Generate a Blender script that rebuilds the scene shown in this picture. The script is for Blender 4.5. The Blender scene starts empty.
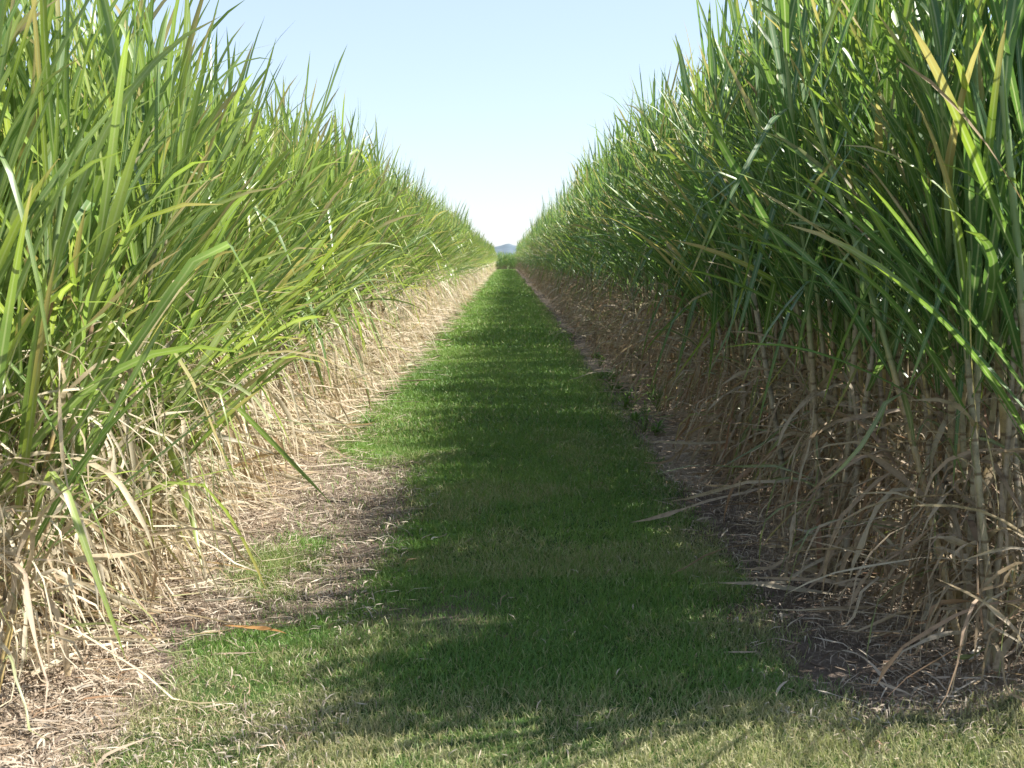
import bpy, math, random
import numpy as np

SEED = 11
rng = np.random.default_rng(SEED)
random.seed(SEED)
PI = math.pi
scn = bpy.context.scene
COL = scn.collection

CAM_H = 1.5
F_PX = 1200.0
VPX, VPY = 506.0, 258.0
ROW_X = 1.80            # centre line of the first cane row on each side
START = 4.00            # where both rows begin, metres from the camera
END = 150.0

# ------------------------------------------------------------------ helpers
def link(o, parent=None):
    COL.objects.link(o)
    if parent is not None:
        o.parent = parent
    return o

def tag(o, label=None, cat=None, group=None, kind=None):
    if label: o['label'] = label
    if cat: o['category'] = cat
    if group: o['group'] = group
    if kind: o['kind'] = kind
    return o

def empty(name, loc=(0, 0, 0), rz=0.0):
    o = bpy.data.objects.new(name, None)
    o.empty_display_size = 0.1
    o.location = loc
    o.rotation_euler = (0, 0, rz)
    return link(o)

def merge(parts):
    """parts: list of (verts, quads, attr, mat_index)"""
    V, F, A, M = [], [], [], []
    n = 0
    for v, f, a, m in parts:
        if len(f) == 0:
            continue
        V.append(v); F.append(f + n); A.append(a)
        M.append(np.full(len(f), m, dtype=np.int32))
        n += len(v)
    return np.concatenate(V), np.concatenate(F), np.concatenate(A), np.concatenate(M)

def build_mesh(name, v, f, a, mats, m=None, smooth=True):
    me = bpy.data.meshes.new(name)
    nv, nf = len(v), len(f)
    me.vertices.add(nv)
    me.vertices.foreach_set('co', np.ascontiguousarray(v, dtype=np.float32).ravel())
    me.loops.add(nf * 4)
    me.loops.foreach_set('vertex_index', np.ascontiguousarray(f, dtype=np.int32).ravel())
    me.polygons.add(nf)
    me.polygons.foreach_set('loop_start', np.arange(0, nf * 4, 4, dtype=np.int32))
    if m is not None:
        me.polygons.foreach_set('material_index', m.astype(np.int32))
    me.polygons.foreach_set('use_smooth', np.full(nf, smooth, dtype=bool))
    at = me.attributes.new('leafdata', 'FLOAT_COLOR', 'POINT')
    at.data.foreach_set('color', np.ascontiguousarray(a, dtype=np.float32).ravel())
    for mt in mats:
        me.materials.append(mt)
    me.update(calc_edges=True)
    return me

def norm(v):
    return v / np.maximum(np.linalg.norm(v, axis=-1, keepdims=True), 1e-9)

def hash2(ix, iy, s):
    h = (ix.astype(np.int64) * 374761393 + iy.astype(np.int64) * 668265263 + s * 982451653) & 0x7fffffff
    h = ((h ^ (h >> 13)) * 1274126177) & 0x7fffffff
    return ((h ^ (h >> 16)) & 0xffff) / 65535.0

def vnoise(x, y, s=0):
    x = np.asarray(x, dtype=np.float64); y = np.asarray(y, dtype=np.float64)
    ix, iy = np.floor(x), np.floor(y)
    fx, fy = x - ix, y - iy
    fx = fx * fx * (3 - 2 * fx); fy = fy * fy * (3 - 2 * fy)
    a = hash2(ix, iy, s); b = hash2(ix + 1, iy, s)
    c = hash2(ix, iy + 1, s); d = hash2(ix + 1, iy + 1, s)
    return (a * (1 - fx) + b * fx) * (1 - fy) + (c * (1 - fx) + d * fx) * fy

def fbm(x, y, s=0, o=4):
    t, amp, tot = 0, 1.0, 0.0
    for i in range(o):
        t = t + amp * vnoise(x * 2 ** i, y * 2 ** i, s + i * 17)
        tot += amp; amp *= 0.55
    return t / tot

def smooth(e0, e1, x):
    t = np.clip((x - e0) / (e1 - e0), 0, 1)
    return t * t * (3 - 2 * t)

# ground height: gentle bumps on the track, slight bed ridge under the cane
def gz(x, y):
    b = 0.05 * (fbm(x * 0.9, y * 0.9, 5, 4) - 0.5)
    rut = -0.03 * np.exp(-((x + 0.85) / 0.22) ** 2) - 0.03 * np.exp(-((x - 1.15) / 0.25) ** 2)
    ridge = 0.07 * smooth(1.4, 1.9, np.abs(x))
    near = 1 - smooth(140, 155, y)
    return (b + rut + ridge) * near

# ------------------------------------------------------------------ ribbons
def ribbons(R, P0, az, ang, L, W, droop, S=8, fold=0.18, sway=0.25, twist=0.6, kink=0.0,
            dry=0.0, power=1.6, floor=None, tipw=0.0, crinkle=0.0, profile='cane'):
    """N leaves at once. P0 (N,3), az azimuth, ang angle from the vertical."""
    N = len(P0)
    if N == 0:
        return np.zeros((0, 3)), np.zeros((0, 4), dtype=np.int64), np.zeros((0, 4))
    L = np.broadcast_to(L, (N,)); W = np.broadcast_to(W, (N,)); droop = np.broadcast_to(droop, (N,))
    dry = np.broadcast_to(dry, (N,))
    h = np.stack([np.cos(az), np.sin(az), np.zeros(N)], -1)
    s0 = np.stack([-np.sin(az), np.cos(az), np.zeros(N)], -1)
    d = h * np.sin(ang)[:, None] + np.array([0, 0, 1.0]) * np.cos(ang)[:, None]
    sw = R.normal(0, sway, N)[:, None]
    tw = R.normal(0, twist, N)
    kt = R.uniform(0.35, 0.85, N); ks = (R.random(N) < kink) * R.uniform(1.0, 2.2, N)
    rnd = R.random(N)
    pts = [P0.copy()]
    dirs = [d.copy()]
    p = P0.copy()
    for i in range(S):
        t = (i + 0.5) / S
        g = droop * (t ** power) * (power + 1) / S + ks * np.exp(-((t - kt) / (0.9 / S)) ** 2)
        d = d + np.array([0, 0, -1.0]) * g[:, None] + s0 * sw / S
        if crinkle > 0:
            d = d + R.normal(0, crinkle, (N, 3))
        d = norm(d)
        p = p + d * (L / S)[:, None]
        if floor is not None:
            lim = floor + 0.03 * rnd
            low = p[:, 2] < lim
            p[low, 2] = lim[low]
            d[low, 2] = np.maximum(d[low, 2], 0.02)
            d = norm(d)
        pts.append(p.copy()); dirs.append(d.copy())
    P = np.stack(pts, 1); Dn = np.stack(dirs, 1)           # N,S+1,3
    t = np.linspace(0, 1, S + 1)
    if profile == 'cane':
        prof = np.minimum(1, 0.45 + t * 2.2) * np.sqrt(np.maximum(0, 1 - t ** 2.6)) 
    elif profile == 'broad':
        prof = np.sin(np.clip(t, 0.03, 1) ** 0.8 * PI) ** 0.8
    else:
        prof = (1 - t ** 2) 
    prof = np.maximum(prof, tipw + 0.03)
    w = W[:, None] * prof[None, :] * 0.5 * np.clip(1 + R.normal(0, 1, (N, S + 1)) * (0.05 + 0.28 * dry[:, None]), 0.35, 1.6)
    side = s0[:, None, :] - Dn * np.sum(Dn * s0[:, None, :], -1, keepdims=True)
    side = norm(side)
    nrm = np.cross(side, Dn)
    th = (tw[:, None] * t[None, :])[..., None]
    side2 = side * np.cos(th) + nrm * np.sin(th)
    n2 = np.cross(side2, Dn)
    if fold is not None:
        a = P - side2 * w[..., None]
        b = P + n2 * (w[..., None] * fold * 2)
        b = P - n2 * 0 + np.sign(0.5) * 0 + (P * 0)
        b = P - (-n2) * (w[..., None] * fold)
        c = P + side2 * w[..., None]
        V = np.stack([a, b, c], 2)                         # N,S+1,3,3
        K = 3; us = [0.0, 0.5, 1.0]
    else:
        a = P - side2 * w[..., None]
        c = P + side2 * w[..., None]
        V = np.stack([a, c], 2); K = 2; us = [0.0, 1.0]
    A = np.zeros((N, S + 1, K, 4))
    A[..., 0] = rnd[:, None, None]
    A[..., 1] = t[None, :, None]
    A[..., 2] = dry[:, None, None]
    A[..., 3] = np.array(us)[None, None, :]
    base = (np.arange(N) * (S + 1) * K)[:, None, None]
    i = (np.arange(S) * K)[None, :, None]
    k = np.arange(K - 1)[None, None, :]
    q0 = base + i + k
    F = np.stack([q0, q0 + 1, q0 + 1 + K, q0 + K], -1).reshape(-1, 4)
    return V.reshape(-1, 3), F, A.reshape(-1, 4)

def tube(path, rad, sides, rnd, g, dry=0.0):
    """path (M,3), rad (M,), g (M,) value stored as 'along'."""
    M = len(path)
    t = np.gradient(path, axis=0); t = norm(t)
    ref = np.array([0, 1.0, 0.05])
    s = norm(np.cross(t, ref)); u = np.cross(s, t)
    th = np.linspace(0, 2 * PI, sides, endpoint=False)
    V = path[:, None, :] + (s[:, None, :] * np.cos(th)[None, :, None] + u[:, None, :] * np.sin(th)[None, :, None]) * rad[:, None, None]
    A = np.zeros((M, sides, 4)); A[..., 0] = rnd; A[..., 1] = g[:, None]; A[..., 2] = dry; A[..., 3] = 0.5
    i = np.arange(M - 1)[:, None] * sides; k = np.arange(sides)[None, :]; k2 = (k + 1) % sides
    F = np.stack([i + k, i + k2, i + sides + k2, i + sides + k], -1).reshape(-1, 4)
    return V.reshape(-1, 3), F, A.reshape(-1, 4)

# ------------------------------------------------------------------ materials
class NT:
    def __init__(self, name):
        self.m = bpy.data.materials.new(name); self.m.use_nodes = True
        self.n = self.m.node_tree.nodes; self.l = self.m.node_tree.links
        self.n.clear()
        self.out = self.n.new('ShaderNodeOutputMaterial')
    def node(self, t, **k):
        o = self.n.new(t)
        for a, b in k.items(): setattr(o, a, b)
        return o
    def set(self, sock, v):
        if isinstance(v, bpy.types.NodeSocket): self.l.new(v, sock)
        else: sock.default_value = v
    def math(self, op, a, b=None, c=None, clamp=False):
        o = self.node('ShaderNodeMath', operation=op, use_clamp=clamp)
        self.set(o.inputs[0], a)
        if b is not None: self.set(o.inputs[1], b)
        if c is not None: self.set(o.inputs[2], c)
        return o.outputs[0]
    def mix(self, f, a, b, mode='MIX'):
        o = self.node('ShaderNodeMix', data_type='RGBA', blend_type=mode)
        self.set(o.inputs['Factor'], f)
        self.set(o.inputs[6], a if isinstance(a, bpy.types.NodeSocket) else (*a, 1) if len(a) == 3 else a)
        self.set(o.inputs[7], b if isinstance(b, bpy.types.NodeSocket) else (*b, 1) if len(b) == 3 else b)
        return o.outputs[2]
    def ramp(self, f, stops, interp='LINEAR'):
        o = self.node('ShaderNodeValToRGB'); self.set(o.inputs[0], f)
        e = o.color_ramp.elements; o.color_ramp.interpolation = interp
        e[0].position, e[0].color = stops[0][0], (*stops[0][1], 1)
        e[1].position, e[1].color = stops[-1][0], (*stops[-1][1], 1)
        for p, c in stops[1:-1]:
            x = e.new(p); x.color = (*c, 1)
        return o.outputs[0]
    def smoothf(self, x, a, b):
        o = self.node('ShaderNodeMapRange', interpolation_type='SMOOTHSTEP')
        self.set(o.inputs[0], x); o.inputs[1].default_value = a; o.inputs[2].default_value = b
        return o.outputs[0]
    def noise(self, scale, detail=3, rough=0.55, vec=None):
        o = self.node('ShaderNodeTexNoise'); o.inputs['Scale'].default_value = scale
        o.inputs['Detail'].default_value = detail; o.inputs['Roughness'].default_value = rough
        if vec is not None: self.l.new(vec, o.inputs['Vector'])
        return o.outputs[0]

def attr_nodes(b):
    at = b.node('ShaderNodeAttribute', attribute_name='leafdata')
    sp = b.node('ShaderNodeSeparateColor'); b.l.new(at.outputs['Color'], sp.inputs[0])
    return sp.outputs[0], sp.outputs[1], sp.outputs[2], at.outputs['Alpha']

def leaf_shader(b, col, tcol, trans, rough, spec=0.5):
    p = b.node('ShaderNodeBsdfPrincipled')
    b.set(p.inputs['Base Color'], col); b.set(p.inputs['Roughness'], rough)
    p.inputs['Specular IOR Level'].default_value = spec
    t = b.node('ShaderNodeBsdfTranslucent'); b.set(t.inputs[0], tcol)
    mx = b.node('ShaderNodeMixShader'); b.set(mx.inputs[0], trans)
    b.l.new(p.outputs[0], mx.inputs[1]); b.l.new(t.outputs[0], mx.inputs[2])
    b.l.new(mx.outputs[0], b.out.inputs[0])
    return p

def cane_leaf_material(name, greens, drys, tipdry=0.8, trans=0.38, rough=0.42, spec=0.5):
    b = NT(name)
    rnd, t, dry, u = attr_nodes(b)
    oi = b.node('ShaderNodeObjectInfo')
    r2 = b.math('FRACT', b.math('ADD', rnd, oi.outputs['Random']))
    g = b.ramp(r2, greens)
    tc = b.node('ShaderNodeTexCoord')
    ns = b.noise(5.0, 3, 0.6, tc.outputs['Object'])
    # yellowing and dead tips on some leaves
    r3 = b.math('FRACT', b.math('MULTIPLY', r2, 7.31))
    thr = b.math('SUBTRACT', 1.15, b.math('MULTIPLY', b.math('POWER', r3, 4.0), 0.68))
    tip = b.math('SUBTRACT', b.math('ADD', t, b.math('MULTIPLY', b.math('SUBTRACT', ns, 0.5), 0.5)), thr)
    tipf = b.smoothf(tip, -0.12, 0.1)
    yel = b.smoothf(tip, -0.45, -0.05)
    st = b.math('SINE', b.math('MULTIPLY', u, 55.0))
    sp = b.noise(60.0, 4, 0.75, tc.outputs['Object'])
    g = b.mix(b.math('MULTIPLY', b.smoothf(sp, 0.56, 0.70), 0.65), g, (0.26, 0.22, 0.09))
    g = b.mix(b.smoothf(ns, 0.35, 0.7), b.mix(0.35, g, (0.03, 0.07, 0.02)), g)
    g = b.mix(b.math('MULTIPLY', b.smoothf(st, -1.0, 1.0), 0.22), g, (0.22, 0.32, 0.10))
    g = b.mix(b.math('MULTIPLY', yel, 0.6), g, (0.25, 0.32, 0.05))
    g = b.mix(b.math('MULTIPLY', tipf, tipdry), g, (0.40, 0.30, 0.15))
    # paler base of the leaf and pale midrib
    du = b.math('ABSOLUTE', b.math('SUBTRACT', u, 0.5))
    rib = b.math('SUBTRACT', 1.0, b.smoothf(du, 0.04, 0.13))
    rib = b.math('MULTIPLY', rib, b.math('SUBTRACT', 0.75, b.math('MULTIPLY', t, 0.6)))
    g = b.mix(rib, g, (0.45, 0.50, 0.28))
    d = b.ramp(b.math('FRACT', b.math('MULTIPLY', r2, 3.7)), drys)
    ns2 = b.noise(22.0, 4, 0.7, tc.outputs['Object'])
    d = b.mix(b.smoothf(ns2, 0.45, 0.75), d, b.mix(0.65, d, (0.075, 0.045, 0.025)))
    col = b.mix(dry, g, d)
    hs = b.node('ShaderNodeHueSaturation'); hs.inputs['Saturation'].default_value = 1.12
    hs.inputs['Value'].default_value = 1.5; b.l.new(col, hs.inputs['Color'])
    tcol = b.mix(b.math('MULTIPLY', b.math('SUBTRACT', 1.0, dry), 0.25), hs.outputs[0], (0.30, 0.42, 0.02))
    ro = b.math('ADD', rough, b.math('MULTIPLY', dry, 0.3))
    tr = b.math('SUBTRACT', trans, b.math('MULTIPLY', dry, 0.12))
    p = leaf_shader(b, col, tcol, tr, ro, spec)
    return b.m

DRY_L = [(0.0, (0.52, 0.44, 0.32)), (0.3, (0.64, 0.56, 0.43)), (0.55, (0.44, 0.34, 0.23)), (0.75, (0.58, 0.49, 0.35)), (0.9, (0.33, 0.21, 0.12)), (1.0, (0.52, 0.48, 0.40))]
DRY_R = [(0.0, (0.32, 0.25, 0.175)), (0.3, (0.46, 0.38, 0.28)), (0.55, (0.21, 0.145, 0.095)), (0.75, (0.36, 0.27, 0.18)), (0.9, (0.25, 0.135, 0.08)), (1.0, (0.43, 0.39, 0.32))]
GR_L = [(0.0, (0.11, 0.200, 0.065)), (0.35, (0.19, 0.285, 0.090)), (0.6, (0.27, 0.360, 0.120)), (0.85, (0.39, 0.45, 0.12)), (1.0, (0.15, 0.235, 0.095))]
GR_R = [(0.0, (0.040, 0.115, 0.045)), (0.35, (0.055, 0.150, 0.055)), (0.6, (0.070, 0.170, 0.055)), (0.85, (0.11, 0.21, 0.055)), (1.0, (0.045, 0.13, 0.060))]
M_LEAF = {-1: cane_leaf_material('cane_leaf_sun_tint', GR_L, DRY_L, rough=0.36, spec=0.6, trans=0.43),  # sunlight on the left row painted in as paler, yellower leaf colours
          1: cane_leaf_material('cane_leaf_shade_tint', GR_R, DRY_R, rough=0.40, spec=0.5)}  # shade on the right row painted in as darker leaf colours

def stalk_material():
    b = NT('cane_stalk')
    rnd, g, dry, u = attr_nodes(b)
    oi = b.node('ShaderNodeObjectInfo')
    r2 = b.math('FRACT', b.math('ADD', rnd, oi.outputs['Random']))
    base = b.ramp(r2, [(0.0, (0.24, 0.225, 0.13)), (0.3, (0.36, 0.31, 0.21)), (0.5, (0.27, 0.215, 0.165)), (0.7, (0.42, 0.31, 0.09)), (0.8, (0.23, 0.15, 0.11)), (1.0, (0.34, 0.32, 0.25))])
    fr = b.math('FRACT', g)
    edge = b.math('ABSOLUTE', b.math('SUBTRACT', fr, 0.5))
    ring = b.smoothf(edge, 0.43, 0.48)
    wax = b.math('MULTIPLY', b.smoothf(fr, 0.62, 0.9), b.math('SUBTRACT', 1.0, ring))
    cell = b.node('ShaderNodeTexWhiteNoise', noise_dimensions='2D')
    cb = b.node('ShaderNodeCombineXYZ'); b.l.new(b.math('FLOOR', g), cb.inputs[0]); b.l.new(r2, cb.inputs[1])
    b.l.new(cb.outputs[0], cell.inputs[0])
    col = b.mix(b.math('MULTIPLY', cell.outputs[0], 0.45), base, (0.33, 0.27, 0.15))
    col = b.mix(b.math('MULTIPLY', wax, 0.30), col, (0.38, 0.36, 0.29))
    col = b.mix(b.math('MULTIPLY', ring, 0.8), col, (0.10, 0.06, 0.03))
    tc = b.node('ShaderNodeTexCoord')
    n = b.noise(11, 6, 0.75, tc.outputs['Object'])
    col = b.mix(b.smoothf(n, 0.42, 0.68), col, b.mix(0.72, col, (0.06, 0.04, 0.028)))
    # upper stalk is wrapped in green sheaths
    col = b.mix(b.smoothf(g, 8.5, 11.5), col, (0.17, 0.24, 0.09))
    p = b.node('ShaderNodeBsdfPrincipled'); b.l.new(col, p.inputs['Base Color']); p.inputs['Roughness'].default_value = 0.5
    b.l.new(p.outputs[0], b.out.inputs[0])
    return b.m
M_STALK = stalk_material()

def grass_material():
    b = NT('mown_grass')
    rnd, t, dry, u = attr_nodes(b)
    g = b.ramp(rnd, [(0.0, (0.075, 0.170, 0.042)), (0.4, (0.130, 0.245, 0.056)), (0.7, (0.20, 0.325, 0.075)), (1.0, (0.30, 0.41, 0.11))])
    g = b.mix(b.math('MULTIPLY', t, 0.35), g, (0.13, 0.25, 0.04))
    d = b.ramp(b.math('FRACT', b.math('MULTIPLY', rnd, 5.3)), [(0.0, (0.36, 0.30, 0.16)), (0.5, (0.46, 0.42, 0.24)), (1.0, (0.24, 0.26, 0.09))])
    col = b.mix(dry, g, d)
    leaf_shader(b, col, b.mix(0.3, col, (0.25, 0.42, 0.04)), 0.35, 0.5, 0.4)
    return b.m
M_GRASS = grass_material()

def litter_material():
    b = NT('cane_trash')
    rnd, t, dry, u = attr_nodes(b)
    d = b.ramp(rnd, [(0.0, (0.12, 0.085, 0.06)), (0.3, (0.25, 0.19, 0.135)), (0.55, (0.36, 0.29, 0.22)), (0.8, (0.48, 0.42, 0.33)), (0.95, (0.30, 0.23, 0.16)), (1.0, (0.27, 0.16, 0.09))])
    leaf_shader(b, d, d, 0.12, 0.7, 0.3)
    return b.m
M_LITTER = litter_material()

def ground_material():
    b = NT('track_soil')
    at = b.node('ShaderNodeAttribute', attribute_name='leafdata')
    sp = b.node('ShaderNodeSeparateColor'); b.l.new(at.outputs['Color'], sp.inputs[0])
    green, straw, far = sp.outputs
    geo = b.node('ShaderNodeNewGeometry')
    pos = geo.outputs['Position']
    n1 = b.noise(9, 6, 0.7, pos); n2 = b.noise(60, 5, 0.75, pos); n3 = b.noise(1.4, 4, 0.6, pos)
    soil = b.ramp(n1, [(0.25, (0.10, 0.075, 0.058)), (0.5, (0.19, 0.148, 0.118)), (0.75, (0.30, 0.245, 0.20))])
    soil = b.mix(b.smoothf(n2, 0.35, 0.7), b.mix(0.5, soil, (0.05, 0.035, 0.026)), soil)
    st = b.ramp(n2, [(0.3, (0.20, 0.145, 0.095)), (0.55, (0.40, 0.32, 0.23)), (0.75, (0.55, 0.47, 0.35))])
    gr = b.ramp(n2, [(0.3, (0.025, 0.055, 0.012)), (0.6, (0.055, 0.110, 0.022)), (0.8, (0.12, 0.15, 0.05))])
    def blend(f, amt=0.5):
        return b.smoothf(b.math('ADD', f, b.math('MULTIPLY', b.math('SUBTRACT', n1, 0.5), amt)), 0.25, 0.75)
    col = b.mix(blend(straw, 0.9), soil, st)
    col = b.mix(blend(green, 0.9), col, gr)
    field = b.ramp(n3, [(0.3, (0.11, 0.19, 0.06)), (0.7, (0.18, 0.26, 0.09))])
    col = b.mix(far, col, field)
    p = b.node('ShaderNodeBsdfPrincipled'); b.l.new(col, p.inputs['Base Color']); p.inputs['Roughness'].default_value = 0.95
    p.inputs['Specular IOR Level'].default_value = 0.15
    bp = b.node('ShaderNodeBump'); bp.inputs['Strength'].default_value = 1.0; bp.inputs['Distance'].default_value = 0.04
    b.l.new(b.math('ADD', n1, b.math('MULTIPLY', n2, 0.5)), bp.inputs['Height'])
    b.l.new(bp.outputs[0], p.inputs['Normal'])
    b.l.new(p.outputs[0], b.out.inputs[0])
    return b.m
M_GROUND = ground_material()

def simple_leafy(name, stops, trans=0.25, rough=0.5):
    b = NT(name)
    rnd, t, dry, u = attr_nodes(b)
    c = b.ramp(rnd, stops)
    leaf_shader(b, c, c, trans, rough, 0.4)
    return b.m
M_WEED = simple_leafy('weed_leaf', [(0, (0.09, 0.18, 0.035)), (0.5, (0.14, 0.26, 0.05)), (1, (0.22, 0.34, 0.08))], 0.35)

def hill_material():
    b = NT('wooded_hill')
    geo = b.node('ShaderNodeNewGeometry')
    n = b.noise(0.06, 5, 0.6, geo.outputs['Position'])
    c = b.ramp(n, [(0.35, (0.055, 0.085, 0.105)), (0.65, (0.09, 0.12, 0.145))])  # distance haze painted into the blue-grey base colour
    p = b.node('ShaderNodeBsdfPrincipled'); b.l.new(c, p.inputs['Base Color']); p.inputs['Roughness'].default_value = 1
    b.l.new(p.outputs[0], b.out.inputs[0]); return b.m
M_HILL = hill_material()

# ------------------------------------------------------------------ masks of the ground cover
def masks(x, y):
    """green cover, straw cover (0..1) at world x (lateral), y (distance)"""
    n = fbm(x * 1.3, y * 1.0, 31, 4) - 0.5
    nf = fbm(x * 6, y * 6, 41, 3) - 0.5
    n5 = fbm(x * 3.1, y * 2.3, 67, 4) - 0.5
    lft = -1.36 + 0.7 * n + 0.5 * n5 - 0.14 * smooth(8.5, 12, y)
    rgt = 1.22 + 0.9 * n + 0.7 * n5 + 0.28 * smooth(9.5, 12, y)
    g = smooth(-0.2, 0.22, x - lft) * smooth(-0.22, 0.25, rgt - x)
    # left wheel track worn to soil between 5 and 9 m
    tr = np.exp(-((x + 0.90 + 0.25 * n) / 0.30) ** 4) * smooth(4.75, 5.2, y + 0.8 * n5) * (1 - smooth(8.2, 9.6, y + n5))
    tr = np.maximum(tr, smooth(0.72, 0.95, -x + 0.5 * n5) * smooth(4.6, 4.9, y + 0.6 * n) * (1 - smooth(8.4, 9.4, y + n5)))
    tuft = np.clip(np.exp(-(((x + 1.10) / 0.20) ** 2 + ((y - 5.8) / 0.65) ** 2)) * (1 + 2.2 * n5 + 2.0 * nf), 0, 1)
    g = np.maximum(g * (1 - 0.95 * tr), 0.95 * tuft)
    # worn thin patch in the middle near the camera
    wp = np.exp(-(((x + 0.28) / 0.42) ** 2 + ((y - 4.95) / 0.40) ** 2))
    g = g * (1 - 0.6 * wp)
    # bare ground at the two near corners
    lc = smooth(-0.15, 0.25, -(x + 1.15 + 0.1 * (4.5 - y)) + 0.5 * n) * (1 - smooth(5.0, 5.5, y))
    g = g * (1 - lc)
    rc = smooth(-0.1, 0.15, x - 1.15 + 0.4 * n) * smooth(3.70, 3.95, y + 0.3 * n)
    g = g * (1 - rc)
    near = 1 - smooth(3.75, 4.0, y + 0.25 * n)
    g = np.maximum(g, near * smooth(-1.35, -0.95, x + 0.5 * n) * 0.8)
    g = np.clip(g * (0.85 + 0.9 * nf) + 0.0, 0, 1)
    s = np.maximum(smooth(1.25, 1.5, -x + n), 0.62 * smooth(1.0, 1.5, x + n))
    s = np.maximum(s, 0.75 * near * (1 - 0.5 * g)); s = np.maximum(s, 0.42 * tr + 0.25 * wp)
    return g, np.clip(s, 0, 1)

# ------------------------------------------------------------------ ground sheet
def build_ground():
    xs = np.concatenate([[-4000, -1200, -400, -120, -40, -15, -6], np.arange(-4.8, -3, 0.2), np.arange(-3, 3.001, 0.05), np.arange(3.2, 5.0, 0.2), [6, 15, 40, 120, 400, 1200, 4000]])
    ys = np.concatenate([[-60, -20, -5, 0, 1.5, 2.5], np.arange(3, 12, 0.05), np.arange(12, 30, 0.2), np.arange(30, 154, 1.0), [155, 157, 160, 175, 200, 400, 900, 2000, 4500]])
    X, Y = np.meshgrid(xs, ys)
    Z = gz(X, Y)
    Z = np.where(np.abs(X) > 3.2, 0.07 * (1 - smooth(140, 155, Y)), Z)
    V = np.stack([X, Y, Z], -1).reshape(-1, 3)
    g, s = masks(X, Y)
    far = smooth(157, 160, Y)
    A = np.stack([g, s, far, np.ones_like(g)], -1).reshape(-1, 4)
    nx = len(xs)
    i = np.arange(len(ys) - 1)[:, None] * nx; k = np.arange(nx - 1)[None, :]
    F = np.stack([i + k, i + k + 1, i + nx + k + 1, i + nx + k], -1).reshape(-1, 4)
    o = bpy.data.objects.new('ground', build_mesh('ground', V, F, A, [M_GROUND]))
    link(o); tag(o, 'bare soil and grass track ground running between the cane rows', 'ground', kind='structure')
build_ground()

# ------------------------------------------------------------------ grass blades
def build_grass():
    R = np.random.default_rng(5)
    parts = []
    def zone(x0, x1, y0, y1, dens, hgt, wid, S):
        n = int((x1 - x0) * (y1 - y0) * dens)
        x = R.uniform(x0, x1, n); y = R.uniform(y0, y1, n)
        g, s = masks(x, y)
        clump = fbm(x * 7, y * 7, 77, 3)
        keep = R.random(n) < np.clip(g * 1.15 * (0.35 + 1.3 * clump), 0, 1)
        x, y, g, clump = x[keep], y[keep], g[keep], clump[keep]
        n = len(x)
        z = gz(x, y) - 0.004
        tall = 0.65 + 0.9 * fbm(x * 2.2, y * 2.2, 91, 3)
        edge = 1 + 0.9 * np.exp(-(((x + 1.13) / 0.17) ** 2 + ((y - 5.75) / 0.5) ** 2))
        L = hgt * tall * edge * R.uniform(0.6, 1.5, n)
        nearf = 1 - smooth(3.75, 4.2, y)
        dn = fbm(x * 1.7, y * 1.7, 13, 3)
        dryp = 0.12 + 0.50 * nearf + 0.55 * smooth(0.50, 0.64, dn) * (1 - smooth(6, 14, y)) + 0.35 * smooth(0.75, 1.1, x)
        dry = np.clip((R.random(n) < dryp) * R.uniform(0.5, 1, n) + 0.22 * nearf, 0, 1)  # dry blades near the camera, raised to paint the sunlit strip paler too
        v, f, a = ribbons(R, np.stack([x, y, z], -1), R.uniform(0, 2 * PI, n), np.abs(R.normal(0.45, 0.35, n)),
                          L, wid * R.uniform(0.7, 1.3, n), R.uniform(0.1, 1.2, n), S=S, fold=None, sway=0.5, twist=0.8,
                          dry=dry, profile='blade')
        patch = np.clip(0.5 + 2.2 * (fbm(x * 0.9, y * 0.5, 55, 4) - 0.5) + 0.25 * smooth(8, 20, y), 0, 1)
        a[:, 0] = 0.45 * a[:, 0] + 0.55 * np.repeat(patch, (S + 1) * 2)
        parts.append((v, f, a, 0))
    zone(-2.0, 2.0, 2.9, 6.0, 17000, 0.036, 0.0030, 3)
    zone(2.0, 5.0, 2.2, 4.1, 8000, 0.042, 0.0045, 2)
    zone(-5.0, -2.0, 2.2, 3.9, 8000, 0.042, 0.0045, 2)
    zone(-1.2, 1.6, 1.4, 2.9, 8000, 0.042, 0.0045, 2)
    zone(-1.9, 1.8, 6.0, 10.0, 9000, 0.044, 0.0042, 2)
    zone(-1.9, 1.7, 10.0, 20.0, 3200, 0.05, 0.0075, 2)
    zone(-1.9, 1.7, 20.0, 45.0, 700, 0.07, 0.018, 2)
    zone(-1.9, 1.7, 45.0, 156.0, 160, 0.08, 0.045, 2)
    v, f, a, m = merge(parts)
    o = bpy.data.objects.new('grass', build_mesh('grass', v, f, a, [M_GRASS], smooth=False))
    link(o); tag(o, 'short mown green grass covering the track between the two cane rows', 'grass', kind='stuff')
build_grass()

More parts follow.
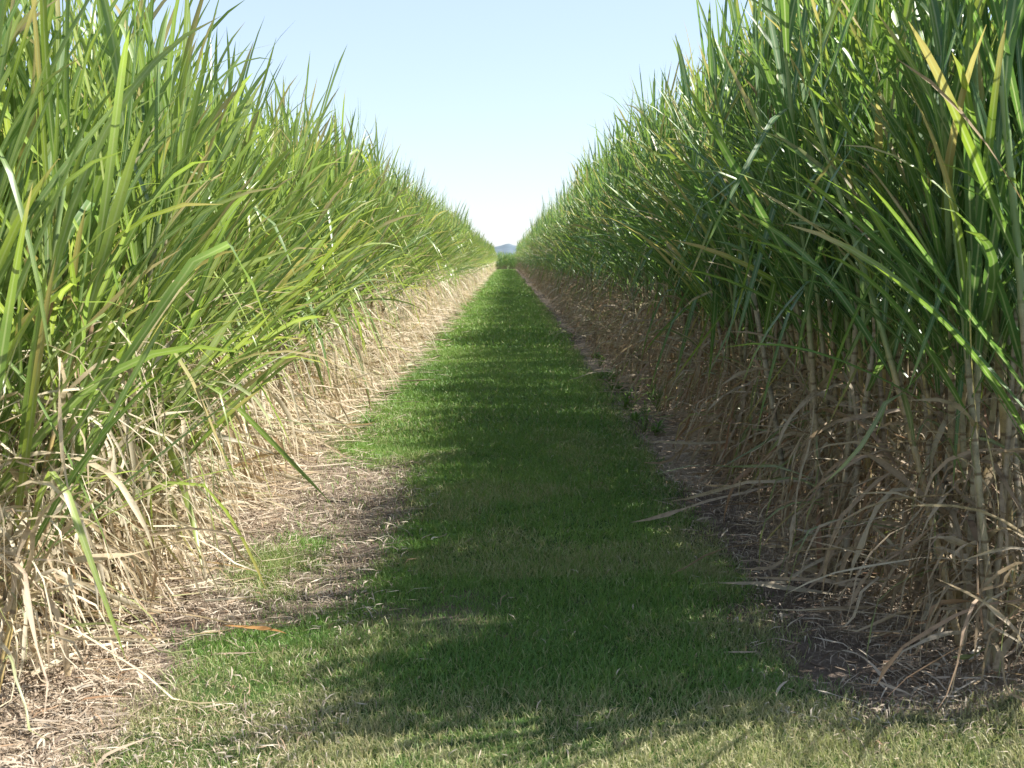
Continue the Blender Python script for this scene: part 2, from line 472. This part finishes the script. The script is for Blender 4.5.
# ------------------------------------------------------------------ litter of dead cane leaves
def build_litter():
    R = np.random.default_rng(8)
    parts = []
    def zone(side, n, y0, y1, xc, xs, L0, W0, S=4):
        x = side * (xc + np.abs(R.normal(0, xs, n)) * R.choice([-1, 1, 1, 1], n)); y = y0 + (y1 - y0) * R.random(n)
        z = gz(x, y) + 0.006 + R.random(n) ** 2 * 0.05 * smooth(1.3, 1.7, np.abs(x))
        v, f, a = ribbons(R, np.stack([x, y, z], -1), R.uniform(0, 2 * PI, n), R.normal(1.50, 0.07, n),
                          L0 * R.uniform(0.3, 1.3, n), W0 * R.uniform(0.5, 1.3, n), R.uniform(0, 0.25, n),
                          S=S, fold=None, sway=0.5, twist=0.9, crinkle=0.07, dry=1.0,
                          floor=gz(x, y) + 0.004)
        parts.append((v, f, a, 0))
    zone(-1, 3800, 3.3, 12, 1.40, 0.18, 0.17, 0.007)
    zone(1, 2400, 3.9, 12, 1.45, 0.20, 0.17, 0.008)
    zone(-1, 2500, 12, 35, 1.62, 0.2, 0.45, 0.03, 3)
    zone(1, 1800, 12, 35, 1.55, 0.12, 0.35, 0.02, 3)
    # straw scraps on the bare left corner, on the wheel track and through the lit grass
    def scraps(n, x0, x1, y0, y1, L, W):
        x = R.uniform(x0, x1, n); y = R.uniform(y0, y1, n)
        g, s = masks(x, y)
        k = R.random(n) < np.clip(0.12 + s, 0, 1); x, y = x[k], y[k]; n = len(x)
        v, f, a = ribbons(R, np.stack([x, y, gz(x, y) + 0.004], -1), R.uniform(0, 2 * PI, n), R.normal(1.45, 0.12, n),
                          L * R.uniform(0.3, 1.4, n), W * R.uniform(0.5, 1.4, n), R.uniform(0, 0.3, n), S=3, fold=None,
                          sway=0.5, twist=0.9, crinkle=0.06, dry=1.0, floor=gz(x, y) + 0.003)
        parts.append((v, f, a, 0))
    scraps(10000, -2.2, -0.6, 3.0, 5.4, 0.06, 0.0035)
    scraps(2600, -1.6, 2.0, 3.0, 6.0, 0.05, 0.0035)
    scraps(3600, -1.3, -0.45, 4.9, 9.2, 0.11, 0.006)
    scraps(9000, 0.9, 1.9, 3.6, 9.0, 0.05, 0.0038)
    scraps(7000, 1.9, 4.6, 3.9, 6.5, 0.16, 0.008)
    scraps(5000, -4.2, -2.0, 3.6, 6.5, 0.16, 0.008)
    scraps(1300, -1.1, 1.3, 5.0, 16.0, 0.07, 0.005)
    scraps(3500, 0.8, 1.8, 3.9, 12.0, 0.07, 0.004)
    scraps(16000, 0.9, 1.9, 3.8, 8.0, 0.03, 0.0035)
    scraps(16000, -1.7, -0.5, 3.3, 8.5, 0.03, 0.0035)
    v, f, a, m = merge(parts)
    o = bpy.data.objects.new('leaf_litter', build_mesh('leaf_litter', v, f, a, [M_LITTER]))
    link(o); tag(o, 'straw coloured dead cane leaves littering the soil at the foot of both rows', 'leaf litter', kind='stuff')
build_litter()

# ------------------------------------------------------------------ sugarcane clumps
def make_clump(R, side, lod, front=True, low=False):
    """side -1 = left row, +1 = right row. Returns a list of stalks: (stalk, green leaves, dead leaves)."""
    tow = -side                                    # +x direction towards the track
    n = {0: R.integers(7, 9) if side < 0 or not front else R.integers(10, 13), 1: R.integers(6, 8), 2: 6, 3: 5}[lod]
    Hs = 1.86 if side < 0 else 2.28
    out = []
    for k in range(n):
        bx, by = R.normal(0, 0.09), R.normal(0, 0.13 if side < 0 or lod > 0 else 0.17)
        H = (Hs + (0.10 if lod > 0 else 0)) * R.uniform(0.80, 1.06)
        lsc = 1.0 if side < 0 or lod > 0 else 1.15
        lean = lsc * np.array([tow * abs(R.normal(0.03, 0.07)) if R.random() < 0.62 else -tow * 0.07, R.normal(0, 0.11), 0])
        curve = np.array([tow * R.normal(0.015, 0.02), R.normal(0, 0.015), 0])
        if lod == 0 and R.random() < 0.12:
            lean[1] *= 2.2
        def at(s):
            s = np.asarray(s)[..., None]
            return np.array([bx, by, -0.02]) + lean * s + curve * s ** 2 + np.array([0, 0, 1.0]) * s
        rnd = R.random()
        il = R.uniform(0.11, 0.15) if side > 0 else R.uniform(0.13, 0.17)
        nn = int(H / il)
        if lod == 0:
            s = np.concatenate([[i * il, i * il + 0.012, i * il + 0.03, (i + 1) * il - 0.012] for i in range(nn)])
            rad = np.tile([0.0180, 0.0175, 0.0158, 0.0163], nn) * R.uniform(0.70, 1.08)
            sides = 8
        else:
            m = 6 if lod == 1 else 3
            s = np.linspace(0, H, m); rad = np.full(m, 0.017); sides = 5 if lod == 1 else 3
        rad = rad * (1 - 0.35 * s / H)
        stalk = tube(at(s), rad, sides, rnd, s / il)
        # green leaves
        S = {0: 9, 1: 7, 2: 5, 3: 4}[lod]
        ng = {0: 19 if side < 0 else 15, 1: 17, 2: 15, 3: 11}[lod]
        if low: ng += 5
        if not front: ng = ng - 2
        lo = (0.10 if low else 0.36) if side < 0 else 0.37
        q = np.sort(R.uniform(lo, 1.0, ng) ** 0.85); q[-3:] = R.uniform(0.93, 1.0, 3)
        sg = q * H
        base_az = R.uniform(0, 2 * PI)
        a0 = base_az + PI * (np.arange(ng) % 2) + R.normal(0, 0.7, ng)
        rel = (q - lo) / (1 - lo)
        bias = R.uniform(0.1, 1.5, ng) * (1.0 - 0.9 * rel)
        az = np.arctan2(np.sin(a0), np.cos(a0) + tow * bias)
        ang = np.clip((0.78 if side < 0 else 0.72) - (0.57 if side < 0 else 0.54) * rel + R.normal(0, 0.15, ng), 0.06, 1.3)
        Lg = R.uniform(0.95, 1.45, ng) * (1.0 - 0.18 * rel)
        dr = np.clip(R.normal(0.48 - 0.15 * rel, 0.34, ng), 0.03, 2.0)
        wd = (0.014 + 0.029 * R.random(ng)) * {0: 0.95, 1: 0.86, 2: 0.88, 3: 1.1}[lod]
        dryg = (R.random(ng) < ((0.08 if side < 0 else 0.035) if lod < 2 else 0.28) * (1 - rel)) * R.uniform(0.35, 0.9, ng)
        wd = wd * np.where(dryg > 0, 0.6, 1.0)
        green = ribbons(R, at(sg), az, ang, Lg, wd, dr, S=S, fold=0.22 if lod < 2 else None, sway=0.35, twist=0.8,
                        kink=0.12, dry=dryg, power=1.7, floor=0.02)
        # leaves that would stand far out over the track near the top stay shorter
        gv = green[0].reshape(ng, -1, 3); tipv = gv[:, -1]
        far_out = (tow * tipv[:, 0] > 0.62) & (tipv[:, 2] > 2.2)
        b0 = gv[:, :1]
        gv[far_out] = (b0 + (gv - b0) * 0.62)[far_out]
        green = (gv.reshape(-1, 3), green[1], green[2])
        # dead leaves hanging off the lower stalk
        nd = {0: 40, 1: 30, 2: 22, 3: 15}[lod]
        if side > 0: nd = int(nd * (0.42 if lod == 0 else 0.62))
        if not front: nd //= 2
        if lod == 3 and not front: nd //= 2
        top = (0.56 if lod < 1 else 0.66) if side < 0 else (0.38 if lod == 0 else 0.44)
        qd = R.uniform(0.04, top, nd)
        a0 = R.uniform(0, 2 * PI, nd); bias = R.uniform(0.0, 1.5, nd)
        az = np.arctan2(np.sin(a0), np.cos(a0) + tow * bias)
        ang = np.where(R.random(nd) < 0.45, R.uniform(1.3, 2.9, nd), R.uniform(0.2, 1.5, nd))
        Sd = {0: 8, 1: 6, 2: 4, 3: 3}[lod]
        Ld = R.uniform(0.2, 0.95, nd) * (0.5 + 0.55 * qd / top)
        dd = R.uniform(0.2, 3.0, nd)
        nk = max(2, nd // 5)                        # stiff fallen leaves fanning out over the soil
        qd[:nk] = R.uniform(0.05, 0.28, nk); ang[:nk] = R.uniform(0.9, 1.75, nk); dd[:nk] = R.uniform(0.2, 0.9, nk)
        Ld[:nk] = R.uniform(0.45, 0.95, nk)
        wdd = (0.006 + 0.022 * R.random(nd) ** 1.8) * {0: 0.9, 1: 0.9, 2: 1.15, 3: 1.6}[lod]
        dead = ribbons(R, at(qd * H), az, ang, Ld, wdd, dd, S=Sd, fold=0.35 if lod < 1 else None, sway=0.7,
                       twist=2.4, kink=0.6, dry=np.where(R.random(nd) < 0.07, 0.3, R.uniform(0.85, 1, nd)), power=0.9, floor=0.03,
                       crinkle={0: 0.14, 1: 0.15, 2: 0.16, 3: 0.16}[lod])
        out.append((stalk, green, dead))
    return out

ORD = ['first', 'second', 'third', 'fourth', 'fifth', 'sixth', 'seventh', 'eighth', 'ninth', 'tenth', 'eleventh', 'twelfth']
SIDE = {-1: 'sunlit left', 1: 'shaded right'}
LOOK = {-1: 'with pale straw at its foot', 1: 'with bare brown stalks below its leaves'}

def set_clump_tags(o, side, i, y, row):
    w = 'left' if side < 0 else 'right'
    if row == 0 and i < 12:
        tag(o, f'{ORD[i]} sugarcane clump from the near end of the {SIDE[side]} row', 'sugarcane', f'sugarcane clumps of the {w} row')
    elif row == 0 and y < 25:
        tag(o, f'green sugarcane clump in the middle stretch of the {SIDE[side]} row beside the track', 'sugarcane', f'sugarcane clumps along the middle of the {w} row')
    elif row == 0:
        tag(o, f'small distant sugarcane clump towards the far end of the {SIDE[side]} row', 'sugarcane', f'distant sugarcane clumps of the {w} row')
    else:
        tag(o, f'sugarcane clump standing behind the front clumps of the {SIDE[side]} row', 'sugarcane', f'second line of sugarcane clumps on the {w}')

def clump_full(R, side, loc, rz, lod, front=True, low=False):
    root = empty('sugarcane_clump', loc, rz)
    for st, gr, de in make_clump(R, side, lod, front, low):
        s = link(bpy.data.objects.new('stalk', build_mesh('stalk', st[0], st[1], st[2], [M_STALK])), root)
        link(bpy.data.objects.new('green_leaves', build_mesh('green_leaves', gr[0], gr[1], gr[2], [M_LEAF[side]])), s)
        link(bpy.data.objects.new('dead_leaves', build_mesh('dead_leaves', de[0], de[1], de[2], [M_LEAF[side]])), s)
    return root

def merged(cl):
    parts = []
    for st, gr, de in cl:
        parts += [(*st, 0), (*gr, 1), (*de, 1)]
    return merge(parts)

def copy_tree(o, parent=None):
    c = o.copy(); COL.objects.link(c); c.parent = parent
    for ch in o.children: copy_tree(ch, c)
    return c

SP = 0.41
for side in (-1, 1):
    R = np.random.default_rng(100 + side)
    # front row
    ys = []; y = START + (0.0 if side < 0 else 0.08)
    while y < 52: ys.append(y); y += SP * R.uniform(0.8, 1.2)
    protos = []      # mid-distance prototypes with parts
    far_meshes = []
    for k in range(8):
        v, f, a, m = merged(make_clump(R, side, 2))
        far_meshes.append(build_mesh('sugarcane_clump', v, f, a, [M_STALK, M_LEAF[side]], m))
    for i, y in enumerate(ys):
        x = side * (ROW_X + R.normal(0, 0.06)); rz = R.normal(0, 0.15); sc = R.uniform(0.95, 1.04) * (0.90 + 0.19 * float(vnoise(np.array([y * 0.7]), np.array([side * 3.3]), 7)[0]))
        z = float(gz(x, y))
        if y < 11.5:
            o = clump_full(R, side, (x, y, z), 0.0, 0, True, side < 0 and i < 6); o.scale = (1, 1, sc)
        elif y < 24:
            if len(protos) < 9:
                o = clump_full(R, side, (x, y, z), rz, 1); protos.append(o)
            else:
                o = copy_tree(protos[int(R.integers(0, 9))]); o.location = (x, y, z); o.rotation_euler = (0, 0, rz); o.scale = (sc, sc, sc)
        else:
            o = link(bpy.data.objects.new('sugarcane_clump', far_meshes[int(R.integers(0, 8))]))
            o.location = (x, y, z); o.rotation_euler = (0, 0, rz); o.scale = (sc, sc, sc)
        set_clump_tags(o, side, i, y, 0)
    # second line, near stretch only, as individuals
    y = START + (0.2 if side < 0 else 0.25); i = 0
    while y < 12.5:
        x = side * (ROW_X + 0.75 + R.normal(0, 0.08))
        v, f, a, m = merged(make_clump(R, side, 1, False))
        root = empty('sugarcane_clump', (x, y, 0.07))
        cl = make_clump(R, side, 1, False)
        for st, gr, de in cl:
            s = link(bpy.data.objects.new('stalk', build_mesh('stalk', st[0], st[1], st[2], [M_STALK])), root)
            link(bpy.data.objects.new('green_leaves', build_mesh('green_leaves', gr[0], gr[1], gr[2], [M_LEAF[side]])), s)
        set_clump_tags(root, side, i, y, 1)
        y += 0.52 * R.uniform(0.85, 1.15); i += 1
    # everything beyond: the mass of the field as one object
    lib = [merged(make_clump(R, side, 2, False)) for _ in range(6)] + [merged(make_clump(R, side, 3, True)) for _ in range(8)]
    parts = []
    def put(x, y, idx):
        v, f, a, m = lib[idx]
        c, s = math.cos(R.normal(0, 0.3)), 0
        th = R.normal(0, 0.25); c, s = math.cos(th), math.sin(th)
        q = R.uniform(0.80, 0.96) if idx < 6 else R.uniform(0.88, 1.02)
        vv = np.stack([v[:, 0] * c - v[:, 1] * s, v[:, 0] * s + v[:, 1] * c, v[:, 2]], -1) * q + np.array([x, y, 0.07])
        aa = a.copy(); sh = R.random(); 
        aa[:, 0] = (aa[:, 0] + sh) % 1.0
        parts.append((vv, f, aa, m))
    y = ys[-1] + SP
    while y < END:
        put(side * (ROW_X + R.normal(0, 0.07)), y, int(R.integers(6, 14))); y += SP * (1 if y < 80 else 1.25)
    for r in range(1, 5 if side > 0 else 4):
        y = START + ((0.15 if side < 0 else 0.2) if r > 1 else 9.0)
        xo = ROW_X + (0.75 if r == 1 else 0.75 + 1.0 * (r - 1))
        while y < END:
            put(side * (xo + R.normal(0, 0.1)), y, int(R.integers(0, 6)) if y < 25 else int(R.integers(6, 14)))
            y += 0.5 * R.uniform(0.9, 1.1) * (1 if y < 40 else 1.6)
    V, F, A, n = [], [], [], 0
    MM = []
    for v, f, a, m in parts:
        V.append(v); F.append(f + n); A.append(a); MM.append(m); n += len(v)
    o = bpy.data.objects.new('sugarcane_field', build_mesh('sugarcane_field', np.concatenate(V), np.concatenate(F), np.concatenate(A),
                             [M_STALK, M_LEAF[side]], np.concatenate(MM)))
    link(o)
    tag(o, 'dense mass of sugarcane behind and beyond the %s row of clumps' % ('left' if side < 0 else 'right'), 'sugarcane field', kind='stuff')

# ------------------------------------------------------------------ small things on the track
def at_px(px, py):
    D = CAM_H * F_PX / (py - VPY)
    return (px - VPX) / F_PX * D, D

def fallen(px, py, L, W, az, label, mat_stops, curl=0.2):
    x, y = at_px(px, py)
    R = np.random.default_rng(int(px * 7 + py))
    z = float(gz(np.array([x]), np.array([y]))[0]) + 0.035
    v, f, a = ribbons(R, np.array([[0, 0, 0.0]]), np.array([az]), np.array([1.5]), L, W, curl, S=10, fold=0.3, sway=0.5, twist=0.5, crinkle=0.04, dry=1.0, floor=np.array([-0.02]))
    m = simple_leafy('fallen_leaf', [(0, mat_stops), (1, tuple(c * 0.8 for c in mat_stops))], 0.15, 0.6)
    o = link(bpy.data.objects.new('fallen_leaf', build_mesh('fallen_leaf', v, f, a, [m])))
    o.location = (x, y, z + (0.035 if L < 0.12 else 0))
    tag(o, label, 'fallen leaf')
fallen(430, 556, 0.10, 0.05, 0.5, 'small cream white dead leaf lying on the green grass mid track', (0.75, 0.68, 0.52))
fallen(214, 640, 0.32, 0.022, -0.25, 'orange brown dead leaf on bare soil at the left edge of the track', (0.36, 0.19, 0.07))
fallen(180, 652, 0.42, 0.016, 0.05, 'long tan dead leaf stretched across soil below the orange one', (0.46, 0.36, 0.2))
fallen(238, 487, 0.36, 0.025, 0.0, 'reddish brown dead leaf at the foot of the left cane above the worn soil', (0.34, 0.15, 0.07))
fallen(742, 548, 0.22, 0.02, 0.2, 'pale bent dead leaf on shaded soil at the right edge of the track', (0.52, 0.44, 0.3))
fallen(860, 612, 0.55, 0.02, 3.0, 'long straight grey dead leaf on soil below the right cane', (0.36, 0.31, 0.22))
fallen(985, 690, 0.35, 0.022, 0.9, 'light grey dead leaf on bare soil at the right edge of the frame', (0.5, 0.46, 0.38))
fallen(330, 560, 0.30, 0.014, 0.1, 'thin rusty dead leaf lying across the worn wheel track', (0.36, 0.24, 0.15))

def weed(x, y, r, h, label, nl=34):
    R = np.random.default_rng(int(abs(x) * 1000 + y * 100))
    root = empty('weed', (x, y, float(gz(np.array([x]), np.array([y]))[0])))
    tag(root, label, 'weed', 'green weeds along the row edges' if 'among' in label else None)
    ns = 7
    sparts, lparts = [], []
    for k in range(ns):
        az = R.uniform(0, 2 * PI); an = R.uniform(0.1, 0.8); hh = h * R.uniform(0.6, 1.1)
        d = np.array([math.cos(az) * math.sin(an), math.sin(az) * math.sin(an), math.cos(an)])
        s = np.linspace(0, 1, 5)[:, None]
        path = s * hh * d + np.array([0, 0, -0.01])
        sparts.append((*tube(path, np.linspace(0.004, 0.0015, 5), 5, R.random(), s[:, 0]), 0))
        q = R.uniform(0.2, 1.0, nl // ns + 1)[:, None]
        P = q * hh * d
        n = len(P)
        lparts.append((*ribbons(R, P, R.uniform(0, 2 * PI, n), R.uniform(0.5, 1.4, n), r * R.uniform(0.6, 1.3, n), 0.014 * R.uniform(0.6, 1.5, n),
                                R.uniform(0.2, 1.0, n), S=5, fold=0.2, sway=0.2, twist=0.3, profile='broad'), 0))
    v, f, a, m = merge(sparts)
    link(bpy.data.objects.new('stem', build_mesh('stem', v, f, a, [M_WEED])), root)
    v, f, a, m = merge(lparts)
    link(bpy.data.objects.new('leaves', build_mesh('leaves', v, f, a, [M_WEED])), root)
weed(1.50, 11.6, 0.16, 0.30, 'leafy green weed rooted at the base of the right cane row, tallest of them', 60)
weed(-1.24, 10.6, 0.11, 0.12, 'light green weed in sun at the foot of the left cane', 40)
Rw = np.random.default_rng(4)
for k in range(18):
    weed(1.20 + abs(Rw.normal(0.12, 0.14)), Rw.uniform(8.2, 19.0), Rw.uniform(0.09, 0.15), Rw.uniform(0.05, 0.17),
         'low green weed among others on the shaded soil at the foot of the right cane', int(Rw.integers(20, 45)))

# ------------------------------------------------------------------ the next block of cane closing the far end
def build_far_block():
    R = np.random.default_rng(77)
    lib = [merged(make_clump(R, 1, 3, False)) for _ in range(6)]
    V, F, A, MM, n = [], [], [], [], 0
    for row in range(7):
        for x in np.arange(-16, 16, 0.34):
            v, f, a, m = lib[int(R.integers(0, 6))]
            q = R.uniform(0.74, 0.98); xx = x + R.normal(0, 0.1); yy = 161 + row * 1.3 + R.normal(0, 0.15)
            V.append(np.stack([v[:, 1], v[:, 0], v[:, 2]], -1) * q + np.array([xx, yy, -0.55])); F.append(f + n); A.append(a); MM.append(m); n += len(v)
    o = link(bpy.data.objects.new('sugarcane_field', build_mesh('sugarcane_field', np.concatenate(V), np.concatenate(F), np.concatenate(A), [M_STALK, M_LEAF[1]], np.concatenate(MM))))
    tag(o, 'next block of lower sugarcane crossing the far end of the grass track', 'sugarcane field', kind='stuff')
build_far_block()

# ------------------------------------------------------------------ hills
def build_hills():
    xs = np.arange(-900, 900.1, 3.0); js = np.linspace(0, 1, 9)
    X, J = np.meshgrid(xs, js)
    y = 1300 + J * 260
    prof = 17.0 + 5 * (fbm(xs / 140 + 3, xs * 0 + 1, 9, 3) - 0.5) + 3.0 * (fbm(xs / 12, xs * 0 + 4, 19, 3) - 0.5) + 2.0 * np.exp(-((xs - 3) / 8) ** 2)
    Z = prof[None, :] * np.sin(np.clip(J * 1.25, 0, 1) * PI / 2)
    V = np.stack([X, y, Z - 0.3], -1).reshape(-1, 3)
    nx = len(xs); i = np.arange(8)[:, None] * nx; k = np.arange(nx - 1)[None, :]
    F = np.stack([i + k, i + k + 1, i + nx + k + 1, i + nx + k], -1).reshape(-1, 4)
    o = link(bpy.data.objects.new('hills', build_mesh('hills', V, F, np.ones((len(V), 4)), [M_HILL])))
    tag(o, 'hazy blue wooded hills on the horizon beyond the cane', 'hills', kind='structure')
build_hills()

# ------------------------------------------------------------------ sky and sun
EL, AZ = 50.5, 84.5        # azimuth measured from the view direction (+Y) towards the right (+X)
w = bpy.data.worlds.new('World'); scn.world = w; w.use_nodes = True
nt = w.node_tree; bg = nt.nodes['Background']
sky = nt.nodes.new('ShaderNodeTexSky'); sky.sky_type = 'NISHITA'; sky.sun_disc = False
sky.sun_elevation = math.radians(EL); sky.sun_rotation = math.radians(AZ)
sky.air_density = 1.0; sky.dust_density = 0.4; sky.ozone_density = 1.0
mxs = nt.nodes.new('ShaderNodeMix'); mxs.data_type = 'RGBA'; mxs.inputs['Factor'].default_value = 0.66
nt.links.new(sky.outputs[0], mxs.inputs[6]); mxs.inputs[7].default_value = (2.05, 2.42, 3.18, 1)      # constant pale blue haze painted over the sky, also lifts the shadows
nt.links.new(mxs.outputs[2], bg.inputs[0]); bg.inputs[1].default_value = 0.115

sl = bpy.data.lights.new('sun', 'SUN'); sl.energy = 5.0; sl.angle = math.radians(0.53); sl.color = (1.0, 0.955, 0.88)
so = link(bpy.data.objects.new('sun', sl))
from mathutils import Vector
dirv = Vector((math.sin(math.radians(AZ)) * math.cos(math.radians(EL)), math.cos(math.radians(AZ)) * math.cos(math.radians(EL)), math.sin(math.radians(EL))))
so.rotation_euler = dirv.to_track_quat('Z', 'Y').to_euler()
so.location = dirv * 30

# ------------------------------------------------------------------ camera
cd = bpy.data.cameras.new('camera'); co = link(bpy.data.objects.new('camera', cd))
cd.sensor_width = 36; cd.lens = F_PX / 1024 * 36; cd.clip_end = 8000; cd.clip_start = 0.05
co.location = (0, 0, CAM_H)
pitch = math.atan((384 - VPY) / F_PX); yaw = math.atan((512 - VPX) / F_PX)
co.rotation_euler = (PI / 2 - pitch, 0, -yaw)
cd.dof.use_dof = True; cd.dof.focus_distance = 6.5; cd.dof.aperture_fstop = 8.0
scn.camera = co

scn.view_settings.view_transform = 'Standard'; scn.view_settings.look = 'None'
scn.view_settings.exposure = 0; scn.view_settings.gamma = 1
scn.cycles.max_bounces = 8; scn.cycles.diffuse_bounces = 4; scn.cycles.transmission_bounces = 4; scn.cycles.glossy_bounces = 2
scn.cycles.use_denoising = True
scn.cycles.film_exposure = 2.65
